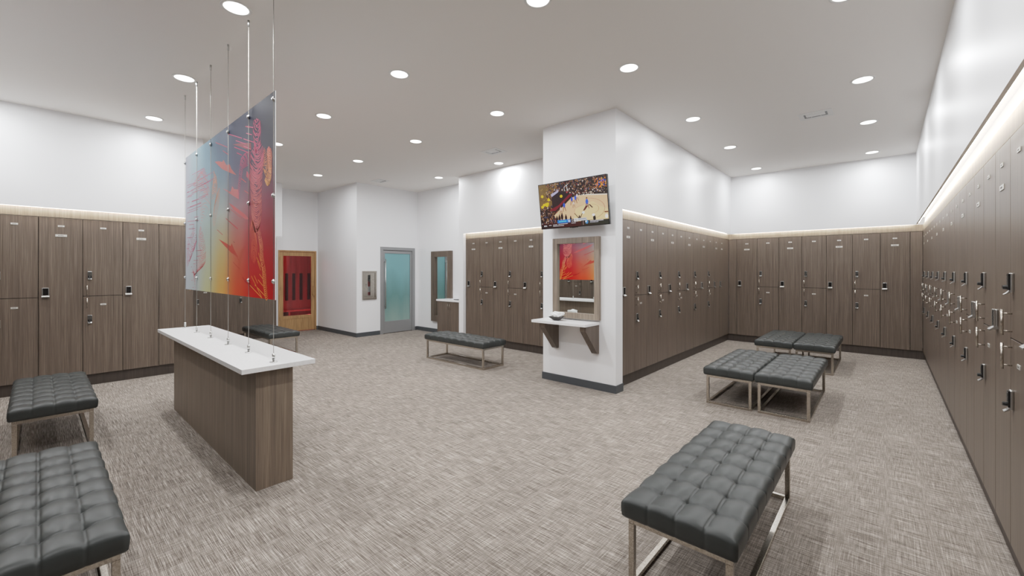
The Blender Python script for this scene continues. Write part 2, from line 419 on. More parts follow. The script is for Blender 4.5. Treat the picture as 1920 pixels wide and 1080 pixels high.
# ------------------------------------------------------------------ benches
def cushion_mesh():
    L, W, z0, zt, r = 1.48, .52, .334, .425, .022
    nx, ny = 212, 76; bm = B()
    sx = [(-3+k)*.185 for k in range(7)]; sy = [-.13, 0, .13]
    def nearest(v, s): return min(abs(v-q) for q in s)
    def cell(v, s, half):
        b = [-half-.03]+s+[half+.03]
        for a, c in zip(b, b[1:]):
            if a <= v <= c: return (v-a)/(c-a)
        return 0
    rnd = random.Random(3)
    def height(x, y):
        dx, dy = nearest(x, sx), nearest(y, sy)
        fx, fy = cell(x, sx, L/2), cell(y, sy, W/2)
        puff = .013*(max(0, math.sin(PI*fx))**.7)*(max(0, math.sin(PI*fy))**.7)
        g = -.0038*math.exp(-(dx/.0042)**2) - .0045*math.exp(-(dy/.0042)**2)
        b = -.013*math.exp(-((dx*dx+dy*dy)/.034**2)) - .010*math.exp(-((dx*dx+dy*dy)/.011**2))
        w = .0011*math.sin(60*x+9*math.sin(14*y))*math.exp(-((dx*dx+dy*dy)/.07**2))
        crown = .014*(1-(2*y/W)**2) + .006*(1-(2*x/L)**2)
        ex = min(L/2-abs(x), W/2-abs(y)); edge = -.010*math.exp(-(max(0, ex)/.018)**2)
        return zt+puff+g+b+w+crown+edge-.006
    grid = []
    for i in range(nx+1):
        row = []
        for j in range(ny+1):
            x = -L/2+r*.7+(L-1.4*r)*i/nx; y = -W/2+r*.7+(W-1.4*r)*j/ny
            row.append(bm.verts.new((x, y, height(x, y))))
        grid.append(row)
    for i in range(nx):
        for j in range(ny): bm.faces.new((grid[i][j], grid[i+1][j], grid[i+1][j+1], grid[i][j+1]))
    loop = [(grid[i][0], 0, -1) for i in range(nx+1)]+[(grid[nx][j], 1, 0) for j in range(1, ny+1)]
    loop += [(grid[i][ny], 0, 1) for i in range(nx-1, -1, -1)]+[(grid[0][j], -1, 0) for j in range(ny-1, 0, -1)]
    prev = [v for v, _, _ in loop]
    for out, fz in ((.010, .93), (.0155, .82), (.0165, .6), (.0155, .35), (.013, .12), (.004, 0)):
        cur = []
        for v, ex, ey in loop:
            x, y, z = v.co
            cx = (1 if x > 0 else -1) if abs(abs(x)-(L/2-r*.7)) < 1e-5 else 0
            cy = (1 if y > 0 else -1) if abs(abs(y)-(W/2-r*.7)) < 1e-5 else 0
            g = .0035*(math.exp(-(nearest(x, sx)/.006)**2) if cy and not cx else 0)+.0035*(math.exp(-(nearest(y, sy)/.006)**2) if cx and not cy else 0)
            wob = .002*math.sin(x*31+y*17)*fz
            cur.append(bm.verts.new((x+cx*(out-g+wob), y+cy*(out-g+wob), z0+(z-z0)*fz)))
        n = len(prev)
        for k in range(n): bm.faces.new((prev[k], cur[k], cur[(k+1) % n], prev[(k+1) % n]))
        prev = cur
    bm.faces.new(prev[::-1])
    return bm, [(x, y, height(x, y)) for x in sx for y in sy]
def make_bench():
    r = thing('tufted_bench', '', 'bench'); t = .028; L, W, H = 1.43, .47, .334
    for sx in (-1, 1):
        for sy in (-1, 1):
            bm = B(); x = sx*(L/2-t/2); y = sy*(W/2-t/2); box(bm, x-t/2, x+t/2, y-t/2, y+t/2, t, H-t, 0, .0015)
            obj('leg', bm, CHROME, r)
    for nm, za, zb in (('bottom_frame', 0, t), ('top_frame', H-t, H)):
        bm = B()
        for s in (-1, 1):
            box(bm, -L/2, L/2, s*(W/2-t/2)-t/2, s*(W/2-t/2)+t/2, za, zb, 0, .0015)
            box(bm, s*(L/2-t/2)-t/2, s*(L/2-t/2)+t/2, -W/2+t, W/2-t, za, zb, 0, .0015)
        obj(nm, bm, CHROME, r)
    bm, bt = cushion_mesh(); c = obj('cushion', bm, LEATHER, r, True)
    bb = B(); g = bmesh.ops.create_uvsphere(bb, u_segments=14, v_segments=8, radius=.0095)
    for v in g['verts']: v.co.z *= .5
    bme = mesh('button', bb, LEATHER, True)
    for p in bt:
        o = bpy.data.objects.new('button', bme); C.objects.link(o); o.parent = c; o.location = (p[0], p[1], p[2]+.003)
    return r
GB = 'grey tufted leather benches on square steel frames'
bench = make_bench()
spots = [  # centre x, y, rot, label
 (-.717, 2.655, PI/2, 'single grey tufted leather bench in the right foreground, nearest the camera'),
 (-1.342, 5.93, PI/2, 'grey tufted bench, left of the nearer side-by-side pair before the right lockers'),
 (-.812, 5.93, PI/2, 'grey tufted bench, right of the nearer side-by-side pair before the right lockers'),
 (-1.342, 8.49, PI/2, 'grey tufted bench, left of the farther pair by the end wall lockers'),
 (-.812, 8.49, PI/2, 'grey tufted bench, right of the farther pair by the end wall lockers'),
 (-5.385, 4.825, 0, 'grey tufted bench in mid room before the alcove lockers left of the pillar'),
 (-8.90, 2.985, 0, 'grey tufted bench behind the white-topped counter, near the wooden sauna door'),
 (-5.965, .10, 0, 'grey tufted bench at far left before the left wall lockers'),
 (-3.185, .005, 0, 'large grey tufted leather bench cushion in the bottom left corner foreground'),
]
for i, (x, y, rz, lb) in enumerate(spots):
    o = bench if i == 0 else copy_tree(bench)
    o.location = (x, y, 0); o.rotation_euler = (0, 0, rz); o['label'] = lb; o['group'] = GB

# ------------------------------------------------------------------ counter island
c = thing('island_counter', 'long narrow wood-clad island counter with a white stone top', 'counter', (-4.63, 1.14, 0))
bm = B(); box(bm, -5.955+4.63, -3.305+4.63, 1.018-1.14, 1.266-1.14, 0, .846, bev=.001); obj('wood_base', bm, COUNTERWOOD, c)
bm = B(); box(bm, -6.22+4.63, -3.245+4.63, .915-1.14, 1.405-1.14, .846, .880, bev=.0015); obj('stone_top', bm, QUARTZ, c)

# ------------------------------------------------------------------ art panel
AX0, AX1, AZ0, AZ1, AY = -6.13, -3.345, 1.334, 2.868, 1.160
us = [0, .16, .345, .52, .70, .86, 1]
vs = [1, .75, .5, .25, 0]
TAB = [
 [(200,206,216),(172,196,205),(118,150,165),(74,90,118),(50,58,86),(42,48,68),(38,42,60)],
 [(204,210,220),(178,202,210),(150,180,192),(112,140,158),(78,78,108),(62,52,80),(52,46,68)],
 [(206,212,222),(188,206,212),(176,198,196),(182,192,184),(170,130,136),(165,80,98),(135,42,72)],
 [(206,214,222),(194,210,212),(196,206,188),(210,190,136),(212,118,98),(200,48,58),(178,14,32)],
 [(204,214,220),(198,210,210),(206,206,160),(228,178,104),(228,92,54),(214,34,30),(200,2,16)]]
def art_col(u, v):
    for i in range(len(us)-1):
        if u <= us[i+1] or i == len(us)-2: break
    a = min(1, max(0, (u-us[i])/(us[i+1]-us[i]))); a = a*a*(3-2*a)
    for j in range(len(vs)-1):
        if v >= vs[j+1] or j == len(vs)-2: break
    b = min(1, max(0, (vs[j]-v)/(vs[j]-vs[j+1])))
    r = []
    for k in range(3):
        t = TAB[j][i][k]*(1-a)+TAB[j][i+1][k]*a; w = TAB[j+1][i][k]*(1-a)+TAB[j+1][i+1][k]*a
        r.append(t*(1-b)+w*b)
    q = lin(*r); return (q[0]**1.16*.88, q[1]**1.16*.86, q[2]**1.16*.88, 1)
def colmesh(name, verts, faces, cols, m, parent):
    me = bpy.data.meshes.new(name); me.from_pydata(verts, [], faces)
    a = me.color_attributes.new('Col', 'FLOAT_COLOR', 'POINT')
    for i, cc in enumerate(cols): a.data[i].color = cc
    me.materials.append(m); o = bpy.data.objects.new(name, me); C.objects.link(o)
    if parent: o.parent = parent
    return o
panel = thing('hanging_art_panel', 'large hanging glass panel printed with running figures in blue to red gradient', 'artwork', (AX0, AY, AZ0))
PW, PH = AX1-AX0, AZ1-AZ0
bm = B(); box(bm, 0, PW, -.0035, .0035, 0, PH); obj('glass_sheet', bm, WHITEEDGE, panel)
nu, nv = 90, 50; V = []; F = []; K = []
for s in (-1, 1):
    base = len(V)
    for i in range(nu+1):
        for j in range(nv+1):
            V.append((.001+(PW-.002)*i/nu, s*.0042, PH*j/nv)); K.append(art_col(i/nu if s < 0 else 1-i/nu, j/nv))
    for i in range(nu):
        for j in range(nv):
            a = base+i*(nv+1)+j; q = (a, a+nv+1, a+nv+2, a+1); F.append(q if s < 0 else q[::-1])
colmesh('printed_gradient', V, F, K, ART, panel)
# line drawing; coordinates u,v in panel widths/heights
V = []; F = []; K = []
def stroke(pts, w, cfun, taper=True):
    P = [Vector((p[0]*PW, p[1]*PH)) for p in pts]; n = len(P); w *= .62
    for s in (-1, 1):
        base = len(V)
        for i, p in enumerate(P):
            d = (P[min(i+1, n-1)]-P[max(i-1, 0)]); d = d.normalized() if d.length > 1e-9 else Vector((1, 0)); nrm = Vector((-d.y, d.x))
            ww = w*(.35+.65*math.sin(PI*(i+.5)/n)) if taper else w
            for e in (-1, 1):
                q = p+nrm*ww*e*.5; V.append((q.x if s < 0 else PW-q.x, s*.0050, q.y)); K.append(cfun(pts[i][0], pts[i][1]))
        for i in range(n-1):
            a = base+2*i; q = (a, a+2, a+3, a+1); F.append(q)
def poly(pts, col):
    for s in (-1, 1):
        base = len(V)
        for p in pts: V.append((p[0]*PW if s < 0 else PW-p[0]*PW, s*.0047, p[1]*PH)); K.append(col)
        F.append(tuple(range(base, base+len(pts))))
def mixl(a, b, t): t = min(1, max(0, t)); return lin(*[a[i]*(1-t)+b[i]*t for i in range(3)])
rr = random.Random(11)
#ART>
def along(L, t):
    x = t*(len(L)-1); i = min(int(x), len(L)-2); f = x-i
    return (L[i][0]*(1-f)+L[i+1][0]*f, L[i][1]*(1-f)+L[i+1][1]*f)
def hatch(Lf, Rt, n, sag, brk, w, cols):
    for k in range(n):
        t = (k+.5)/n; a = along(Lf, t); b = along(Rt, t); wid = math.hypot((b[0]-a[0])*PW, (b[1]-a[1])*PH)/PH
        c = mixl(cols[0], cols[1], t); pts = []; m = 9
        for j in range(m):
            s = j/(m-1)
            if pts and rr.random() < brk*.5:
                if len(pts) > 2: stroke(pts, w, lambda u, v: c)
                pts = []
            pts.append((a[0]+(b[0]-a[0])*s, a[1]+(b[1]-a[1])*s-sag*wid*math.sin(PI*s)+rr.uniform(-.0015, .0015)))
        if len(pts) > 2: stroke(pts, w, lambda u, v: c)
    for E in (Lf, Rt):
        c = mixl(cols[0], cols[1], .5); stroke([along(E, q/20) for q in range(2, 19)], w*.5, lambda u, v: c)
hatch([(0.861,0.929),(0.837,0.923),(0.832,0.882),(0.837,0.825),(0.844,0.774)],[(0.868,0.926),(0.891,0.9),(0.896,0.856),(0.893,0.804),(0.891,0.758)],22,0.3,0.45,0.01,((226,96,128),(226,96,128)))
hatch([(0.844,0.79),(0.814,0.768),(0.807,0.715),(0.805,0.661),(0.81,0.587),(0.814,0.515)],[(0.891,0.8),(0.924,0.741),(0.921,0.69),(0.908,0.632),(0.904,0.565),(0.903,0.497)],40,0.22,0.25,0.011,((226,96,128),(238,128,120)))
hatch([(0.814,0.543),(0.818,0.466),(0.823,0.405),(0.828,0.376)],[(0.9,0.525),(0.904,0.45),(0.896,0.389),(0.88,0.354)],20,0.3,0.1,0.011,((238,128,120),(238,128,120)))
hatch([(0.853,0.379),(0.87,0.328),(0.885,0.274),(0.891,0.21),(0.907,0.147),(0.913,0.079),(0.928,0.008)],[(0.885,0.375),(0.9,0.315),(0.913,0.272),(0.915,0.209),(0.933,0.147),(0.939,0.08),(0.952,0.004)],44,0.35,0.05,0.01,((238,128,120),(250,160,70)))
hatch([(0.814,0.395),(0.807,0.346),(0.816,0.279),(0.814,0.213),(0.837,0.175)],[(0.837,0.381),(0.861,0.319),(0.87,0.254),(0.861,0.201),(0.842,0.175)],34,-0.5,0.1,0.008,((225,110,90),(240,100,70)))
hatch([(0.813,0.779),(0.755,0.776),(0.72,0.759),(0.712,0.716),(0.704,0.654),(0.691,0.587),(0.687,0.541)],[(0.818,0.728),(0.795,0.705),(0.772,0.706),(0.743,0.703),(0.726,0.648),(0.71,0.583),(0.704,0.537)],36,-0.3,0.3,0.008,((214,66,110),(214,90,120)))
hatch([(0.954,0.749),(0.944,0.739),(0.943,0.709),(0.95,0.661),(0.953,0.629),(0.933,0.604),(0.925,0.591)],[(0.96,0.747),(0.975,0.729),(0.981,0.697),(0.978,0.652),(0.978,0.622),(0.975,0.588),(0.964,0.565)],34,0.25,0.0,0.012,((238,120,110),(250,176,110)))
hatch([(0.913,0.745),(0.921,0.701),(0.911,0.662),(0.928,0.621)],[(0.928,0.76),(0.947,0.692),(0.953,0.65),(0.952,0.604)],18,0.2,0.2,0.009,((238,130,110),(250,170,100)))
hatch([(0.285,0.841),(0.196,0.797),(0.128,0.752),(0.11,0.677)],[(0.316,0.816),(0.346,0.757),(0.338,0.701),(0.36,0.624)],16,-0.1,0.5,0.006,((214,110,120),(226,130,110)))
hatch([(0.092,0.798),(0.196,0.695),(0.246,0.578),(0.239,0.459)],[(0.37,0.727),(0.37,0.656),(0.385,0.56),(0.249,0.454)],24,-0.15,0.35,0.006,((220,110,110),(232,140,110)))
hatch([(0.417,0.779),(0.424,0.736),(0.413,0.683),(0.407,0.614)],[(0.427,0.776),(0.465,0.712),(0.47,0.656),(0.462,0.603)],14,-0.3,0.1,0.007,((245,160,110),(245,160,110)))
hatch([(0.41,0.717),(0.399,0.656),(0.396,0.594)],[(0.465,0.703),(0.454,0.644),(0.413,0.587)],10,-0.3,0.1,0.007,((245,160,110),(245,160,110)))
hatch([(0.491,0.649),(0.454,0.582),(0.427,0.539),(0.413,0.478),(0.418,0.414)],[(0.501,0.643),(0.493,0.588),(0.48,0.536),(0.454,0.465),(0.435,0.408)],20,-0.6,0.1,0.006,((245,160,110),(240,150,110)))
hatch([(0.239,0.451),(0.216,0.401),(0.213,0.31),(0.196,0.219),(0.119,0.15),(0.131,0.103),(0.163,0.002)],[(0.249,0.45),(0.287,0.379),(0.323,0.273),(0.317,0.2),(0.213,0.157),(0.159,0.119),(0.175,0.003)],52,0.2,0.3,0.007,((222,90,100),(206,60,70)))
hatch([(0.131,0.473),(0.11,0.42),(0.036,0.355),(0.025,0.257),(0.025,0.175)],[(0.142,0.472),(0.19,0.365),(0.163,0.313),(0.101,0.246),(0.033,0.167)],26,0.2,0.3,0.008,((206,70,110),(190,40,90)))
hatch([(0.733,0.274),(0.712,0.241),(0.695,0.171),(0.691,0.101)],[(0.757,0.261),(0.728,0.217),(0.719,0.165),(0.704,0.098)],26,0.2,0.2,0.006,((196,84,60),(196,84,60)))
stroke([(0.776,0.921),(0.835,0.89)],0.013,lambda u,v:lin(*(226,96,128)))
stroke([(0.774,0.884),(0.822,0.858)],0.013,lambda u,v:lin(*(226,96,128)))
stroke([(0.748,0.864),(0.84,0.811)],0.013,lambda u,v:lin(*(226,96,128)))
stroke([(0.748,0.824),(0.813,0.785)],0.013,lambda u,v:lin(*(226,96,128)))
stroke([(0.597,0.949),(0.733,0.873)],0.013,lambda u,v:lin(*(206,70,110)))
stroke([(0.673,0.882),(0.767,0.829)],0.013,lambda u,v:lin(*(206,70,110)))
stroke([(0.657,0.851),(0.79,0.775)],0.013,lambda u,v:lin(*(206,60,100)))
stroke([(0.683,0.809),(0.733,0.779)],0.013,lambda u,v:lin(*(206,60,100)))
stroke([(0.724,0.654),(0.772,0.619)],0.013,lambda u,v:lin(*(214,88,84)))
stroke([(0.757,0.577),(0.799,0.551)],0.013,lambda u,v:lin(*(214,88,84)))
stroke([(0.818,0.112),(0.907,0.001)],0.012,lambda u,v:lin(*(250,160,70)))
stroke([(0.848,0.066),(0.928,0.015)],0.012,lambda u,v:lin(*(250,160,70)))
stroke([(0.874,0.094),(0.913,0.064)],0.012,lambda u,v:lin(*(250,160,70)))
stroke([(0.842,0.115),(0.871,0.075)],0.012,lambda u,v:lin(*(250,160,70)))
stroke([(0.804,0.064),(0.907,0.001)],0.012,lambda u,v:lin(*(250,160,70)))
stroke([(0.861,0.211),(0.899,0.158)],0.012,lambda u,v:lin(*(250,160,70)))
stroke([(0.87,0.19),(0.895,0.142)],0.012,lambda u,v:lin(*(250,160,70)))
stroke([(0.878,0.232),(0.895,0.189)],0.012,lambda u,v:lin(*(250,160,70)))
stroke([(0.885,0.123),(0.911,0.1)],0.012,lambda u,v:lin(*(250,160,70)))
stroke([(0.575,0.449),(0.693,0.374)],0.012,lambda u,v:lin(*(190,70,60)))
stroke([(0.614,0.504),(0.733,0.429)],0.012,lambda u,v:lin(*(190,80,80)))
stroke([(0.647,0.189),(0.714,0.148)],0.012,lambda u,v:lin(*(180,60,40)))
stroke([(0.65,0.308),(0.662,0.301)],0.012,lambda u,v:lin(*(130,60,40)))
stroke([(0.641,0.256),(0.709,0.194)],0.012,lambda u,v:lin(*(190,70,50)))
stroke([(0.719,0.125),(0.767,0.085)],0.012,lambda u,v:lin(*(190,70,50)))
stroke([(0.449,0.953),(0.584,0.876)],0.012,lambda u,v:lin(*(186,70,84)))
stroke([(0.534,0.872),(0.599,0.826)],0.012,lambda u,v:lin(*(186,70,84)))
stroke([(0.566,0.456),(0.694,0.378)],0.012,lambda u,v:lin(*(186,70,84)))
stroke([(0.466,0.398),(0.534,0.358)],0.012,lambda u,v:lin(*(186,70,84)))
stroke([(0.764,0.926),(0.802,0.903)],0.012,lambda u,v:lin(*(186,70,84)))
stroke([(0.11,0.84),(0.293,0.836)],0.008,lambda u,v:lin(*(196,60,104)))
stroke([(0.027,0.809),(0.04,0.81)],0.008,lambda u,v:lin(*(196,60,104)))
stroke([(0.196,0.774),(0.41,0.775)],0.008,lambda u,v:lin(*(196,60,104)))
stroke([(0.036,0.762),(0.196,0.766)],0.008,lambda u,v:lin(*(196,60,104)))
stroke([(0.092,0.73),(0.396,0.726)],0.008,lambda u,v:lin(*(196,60,104)))
stroke([(0.027,0.731),(0.055,0.73)],0.008,lambda u,v:lin(*(196,60,104)))
stroke([(0.246,0.686),(0.367,0.691)],0.008,lambda u,v:lin(*(196,60,104)))
stroke([(0.036,0.699),(0.137,0.695)],0.008,lambda u,v:lin(*(196,60,104)))
stroke([(0.213,0.728),(0.424,0.733)],0.008,lambda u,v:lin(*(196,60,104)))
stroke([(0.027,0.782),(0.163,0.771)],0.008,lambda u,v:lin(*(190,50,92)))
stroke([(0.145,0.749),(0.277,0.74)],0.008,lambda u,v:lin(*(190,50,92)))
stroke([(0.027,0.729),(0.128,0.723)],0.008,lambda u,v:lin(*(190,50,92)))
stroke([(0.101,0.708),(0.3,0.698)],0.008,lambda u,v:lin(*(190,50,92)))
stroke([(0.027,0.692),(0.11,0.688)],0.008,lambda u,v:lin(*(190,50,92)))
stroke([(0.101,0.644),(0.323,0.638)],0.008,lambda u,v:lin(*(190,50,92)))
stroke([(0.221,0.651),(0.353,0.647)],0.008,lambda u,v:lin(*(190,50,92)))
stroke([(0.027,0.651),(0.064,0.65)],0.008,lambda u,v:lin(*(190,50,92)))
stroke([(0.11,0.647),(0.213,0.644)],0.008,lambda u,v:lin(*(190,50,92)))
stroke([(0.027,0.61),(0.254,0.606)],0.008,lambda u,v:lin(*(190,50,92)))
stroke([(0.074,0.613),(0.246,0.611)],0.008,lambda u,v:lin(*(190,50,92)))
stroke([(0.027,0.573),(0.205,0.573)],0.008,lambda u,v:lin(*(190,50,92)))
stroke([(0.055,0.588),(0.254,0.587)],0.008,lambda u,v:lin(*(190,50,92)))
stroke([(0.036,0.51),(0.221,0.492)],0.008,lambda u,v:lin(*(190,50,92)))
stroke([(0.145,0.526),(0.213,0.519)],0.008,lambda u,v:lin(*(190,50,92)))
stroke([(0.064,0.482),(0.145,0.475)],0.008,lambda u,v:lin(*(190,50,92)))
stroke([(0.055,0.45),(0.163,0.442)],0.008,lambda u,v:lin(*(190,50,92)))
stroke([(0.027,0.388),(0.119,0.383)],0.008,lambda u,v:lin(*(190,50,92)))
stroke([(0.036,0.338),(0.074,0.337)],0.008,lambda u,v:lin(*(190,50,92)))
stroke([(0.017,0.307),(0.064,0.306)],0.008,lambda u,v:lin(*(190,50,92)))
stroke([(0.171,0.282),(0.261,0.281)],0.008,lambda u,v:lin(*(190,50,92)))
stroke([(0.18,0.242),(0.254,0.243)],0.008,lambda u,v:lin(*(190,50,92)))
stroke([(0.137,0.213),(0.213,0.214)],0.008,lambda u,v:lin(*(190,50,92)))
stroke([(0.128,0.189),(0.163,0.19)],0.008,lambda u,v:lin(*(190,50,92)))
stroke([(0.092,0.166),(0.11,0.167)],0.008,lambda u,v:lin(*(190,50,92)))
stroke([(0.101,0.126),(0.137,0.128)],0.008,lambda u,v:lin(*(190,50,92)))
stroke([(0.101,0.069),(0.119,0.07)],0.008,lambda u,v:lin(*(190,50,92)))
stroke([(0.119,0.017),(0.137,0.018)],0.008,lambda u,v:lin(*(190,50,92)))
poly([(0.641,0.871),(0.733,0.847),(0.813,0.818),(0.818,0.779),(0.772,0.799),(0.704,0.84)],lin(*(142,58,66)))
poly([(0.776,0.68),(0.809,0.648),(0.81,0.615),(0.772,0.653)],lin(*(190,66,84)))
poly([(0.437,0.835),(0.485,0.823),(0.526,0.806),(0.542,0.813),(0.573,0.773),(0.609,0.766),(0.628,0.733),(0.68,0.683),(0.628,0.708),(0.526,0.762)],lin(*(186,96,90)))
poly([(0.532,0.643),(0.619,0.602),(0.636,0.631),(0.657,0.609),(0.699,0.597),(0.703,0.541),(0.64,0.576)],lin(*(196,104,104)))
poly([(0.601,0.54),(0.643,0.519),(0.764,0.445),(0.798,0.415),(0.764,0.42),(0.652,0.49)],lin(*(200,90,90)))
poly([(0.483,0.338),(0.558,0.31),(0.619,0.284),(0.631,0.3),(0.657,0.262),(0.699,0.214),(0.628,0.244),(0.548,0.294)],lin(*(190,72,58)))
poly([(0.732,0.106),(0.802,0.078),(0.855,0.04),(0.826,0.044),(0.764,0.076)],lin(*(176,30,28)))
#ART<
colmesh('figure_drawing', V, F, K, ART, panel)

# suspension rods
for i, x in enumerate((-6.125, -5.585, -5.03, -4.455, -3.90, -3.352)):
    r = thing('suspension_rod', 'thin steel suspension rod between counter and ceiling, %s from the left' % ORD[i], 'rod', (x, AY-.002, .880), 0, 'steel rods carrying the art panel')
    h = HC-.880
    bm = B(); cyl(bm, (0, -.0085, .05), (0, -.0085, h-.03), .0022, 10); obj('rod', bm, RODM, r, True)
    bm = B(); cyl(bm, (0, -.0085, h-.05), (0, -.0085, h), .0085, 14); obj('ceiling_ferrule', bm, STEEL, r, True)
    bm = B(); cyl(bm, (0, -.0085, 0), (0, -.0085, .005), .026, 24); cyl(bm, (0, -.0085, .005), (0, -.0085, .022), .007, 14)
    cyl(bm, (0, -.0085, .022), (0, -.0085, .065), .0105, 16); obj('base_fitting', bm, STEEL, r, True)
    for z in (2.805, 2.10, 1.47):
        bm = B(); cyl(bm, (0, -.020, z-.880), (0, -.0035, z-.880), .0105, 16); cyl(bm, (0, -.0085, z-.897), (0, -.0085, z-.863), .0068, 12)
        obj('panel_clamp', bm, STEEL, r, True)

# ------------------------------------------------------------------ downlights
def make_down():
    r = thing('recessed_downlight', '', 'ceiling light')
    bm = B(); n = 40
    prof = [(.085, -.004), (.103, -.006), (.106, -.001), (.106, 0), (.085, 0)]
    rings = [[bm.verts.new((rad*math.cos(2*PI*k/n), rad*math.sin(2*PI*k/n), z)) for k in range(n)] for rad, z in prof]
    for a, b in zip(rings, rings[1:]+rings[:1]):
        for k in range(n): bm.faces.new((a[k], a[(k+1) % n], b[(k+1) % n], b[k]))
    obj('trim_ring', bm, WHITEEDGE, r, True)
    bm = B(); cyl(bm, (0, 0, -.003), (0, 0, -.0005), .085, 40); obj('lens', bm, LENS, r)
    return r
dl = make_down()
LX = {'-.19': 'right', }
lights = [(-3.785, 1.03), (-5.58, 1.04), (-7.36, 1.045), (-3.79, 2.505), (-5.565, 2.52), (-7.36, 2.57), (-1.965, 2.51), (-.2, 2.51),
          (-5.565, 3.98), (-7.375, 3.98), (-9.11, 4.0), (-3.785, 3.975), (-1.94, 3.965), (-.22, 3.97),
          (-5.52, 5.84), (-7.36, 5.87), (-1.95, 5.88), (-.187, 5.873), (-1.935, 7.63), (-.182, 7.602), (-1.945, 9.57), (-.181, 9.582),
          (-1.95, 1.03), (-1.95, -.45), (-5.57, -.45), (-7.36, -.45)]
lbl = ['large round downlight at the top left beside the tallest rods', 'round downlight touching the second rod from the left', 'round downlight over the left wall lockers, leftmost in the photo',
 'round downlight in mid ceiling right of the art panel', 'round downlight right of the art panel, second row back', 'small round downlight half hidden by the art panel edge',
 'large downlight cut by the top edge near centre', 'downlight above the right foreground just outside the frame',
 'small downlight in mid ceiling, above the steel framed door', 'small downlight above the wall cabinet, right of the art panel', 'smallest downlight before the wooden sauna door',
 'downlight left of the pillar, over the centre bench', 'large downlight right above the pillar front', 'downlight at the top right edge of the frame',
 'downlight grazing the wall above the alcove lockers', 'small downlight before the vanity cabinet', 'nearest downlight beside the pillar-side locker wall',
 'nearest downlight on the right before the ceiling vent', 'middle downlight along the pillar-side locker wall', 'middle downlight on the right beyond the ceiling vent',
 'farthest downlight in the corner by the end wall, left one', 'farthest downlight by the end wall, right one',
 'downlight overhead near the camera', 'downlight just behind the camera', 'downlight behind the camera towards the left lockers', 'downlight behind the camera over the left lockers']
SPOT = 40.; DISK = 44.
for i, (x, y) in enumerate(lights):
    o = dl if i == 0 else copy_tree(dl)
    o.location = (x, y, HC); o['label'] = lbl[i]; o['group'] = 'round recessed downlights in the ceiling'
    ld = bpy.data.lights.new('downlight_lamp', 'SPOT'); ld.energy = SPOT; ld.spot_size = math.radians(104); ld.spot_blend = .6
    ld.shadow_soft_size = .07; ld.color = (1., .98, .96)
    lo = bpy.data.objects.new('downlight_lamp', ld); C.objects.link(lo); lo.location = (x, y, HC-.012)
    ld = bpy.data.lights.new('downlight_glow', 'AREA'); ld.shape = 'DISK'; ld.size = .16; ld.energy = DISK; ld.color = (.97, .985, 1.); ld.spread = math.radians(178)
    lo = bpy.data.objects.new('downlight_glow', ld); C.objects.link(lo); lo.location = (x, y, HC-.008)

# ------------------------------------------------------------------ ceiling vents
def vent(x, y, label, rz=0):
    r = thing('ceiling_vent', label, 'air vent', (x, y, HC), rz, 'white air diffusers in the ceiling')
    bm = B(); a, b, i, j = .18, .15, .125, .085
    for q in ((-a, a, -b, -j), (-a, a, j, b), (-a, -i, -j, j), (i, a, -j, j)): box(bm, *q, -.006, 0, 0, .0015)
    obj('vent_frame', bm, WHITEEDGE, r)
    bm = B(); box(bm, -i, i, -j, j, -.003, -.0005); obj('dark_opening', bm, BLACK, r)
    bm = B(); box(bm, -i+.022, i-.022, -j+.002, j-.045, -.0075, -.0035, 0, .001)
    for sx in (-.05, .05): box(bm, sx-.002, sx+.002, j-.045, j, -.006, -.0035)
    obj('deflector_plate', bm, WHITEEDGE, r)
vent(-.69, 6.78, 'rectangular white ceiling vent on the right between two downlights')
vent(-5.037, 5.208, 'white ceiling vent in front of the alcove wall, left of the pillar')
vent(-8.62, 5.2, 'small far white ceiling vent above the wall cabinet')

# ------------------------------------------------------------------ television on the pillar
tv = thing('wall_television', 'flat wall television on the white pillar showing a basketball game', 'television', (-3.052, 4.61, 2.42))
tilt = math.atan2(.08, .60); TW, TH = 1.055, .612
tv.rotation_euler = (tilt, 0, math.radians(0))
bm = B(); box(bm, -TW/2, TW/2, 0, .035, -TH/2, TH/2, 0, .003); box(bm, -.3, .3, .035, .06, -.2, .15, 0, .01); obj('housing', bm, BLACK, tv)
bm = B(); box(bm, -.02, .02, -.004, .02, -TH/2-.009, -TH/2+.002); box(bm, -.06, .06, .002, .02, -TH/2-.006, -TH/2+.002); obj('sensor_foot', bm, BLACK, tv)
bm = B(); box(bm, -.12, .12, .06, .215, -.12, .10); bmesh.ops.rotate(bm, verts=bm.verts[:], cent=(0, 0, 0), matrix=Matrix.Rotation(-tilt, 3, 'X')); obj('wall_bracket', bm, BLACK, tv)
SW, SH = TW-.02, TH-.022
tvV = []; tvF = []; tvK = []; lay = [0]
def tp(pts, col):
    lay[0] += 1; y = -.0006-lay[0]*1.2e-6; b = len(tvV)
    for u, v in pts: tvV.append(((u-.5)*SW, y, (.5-v)*SH)); tvK.append(lin(*col))
    tvF.append(tuple(range(b+len(pts)-1, b-1, -1)))
def tr(u0, v0, u1, v1, col): tp([(u0, v0), (u1, v0), (u1, v1), (u0, v1)], col)
def blob(u, v, a, b, col, n=7):
    tp([(min(.999, max(.001, u+a*math.cos(2*PI*k/n))), min(.999, max(.001, v+b*math.sin(2*PI*k/n)))) for k in range(n)], col)
tr(0, 0, 1, 1, (40, 26, 20))
tp([(0, 0), (.33, 0), (.22, .22), (.2, .5), (.05, .62), (0, .6)], (112, 86, 44))
rt = random.Random(5)
crowd = [(30, 20, 18), (62, 40, 32), (92, 66, 50), (140, 110, 90), (24, 20, 24), (120, 84, 50), (190, 170, 160), (60, 66, 92), (110, 40, 36), (150, 100, 62), (20, 16, 16), (44, 32, 30), (34, 28, 28)]
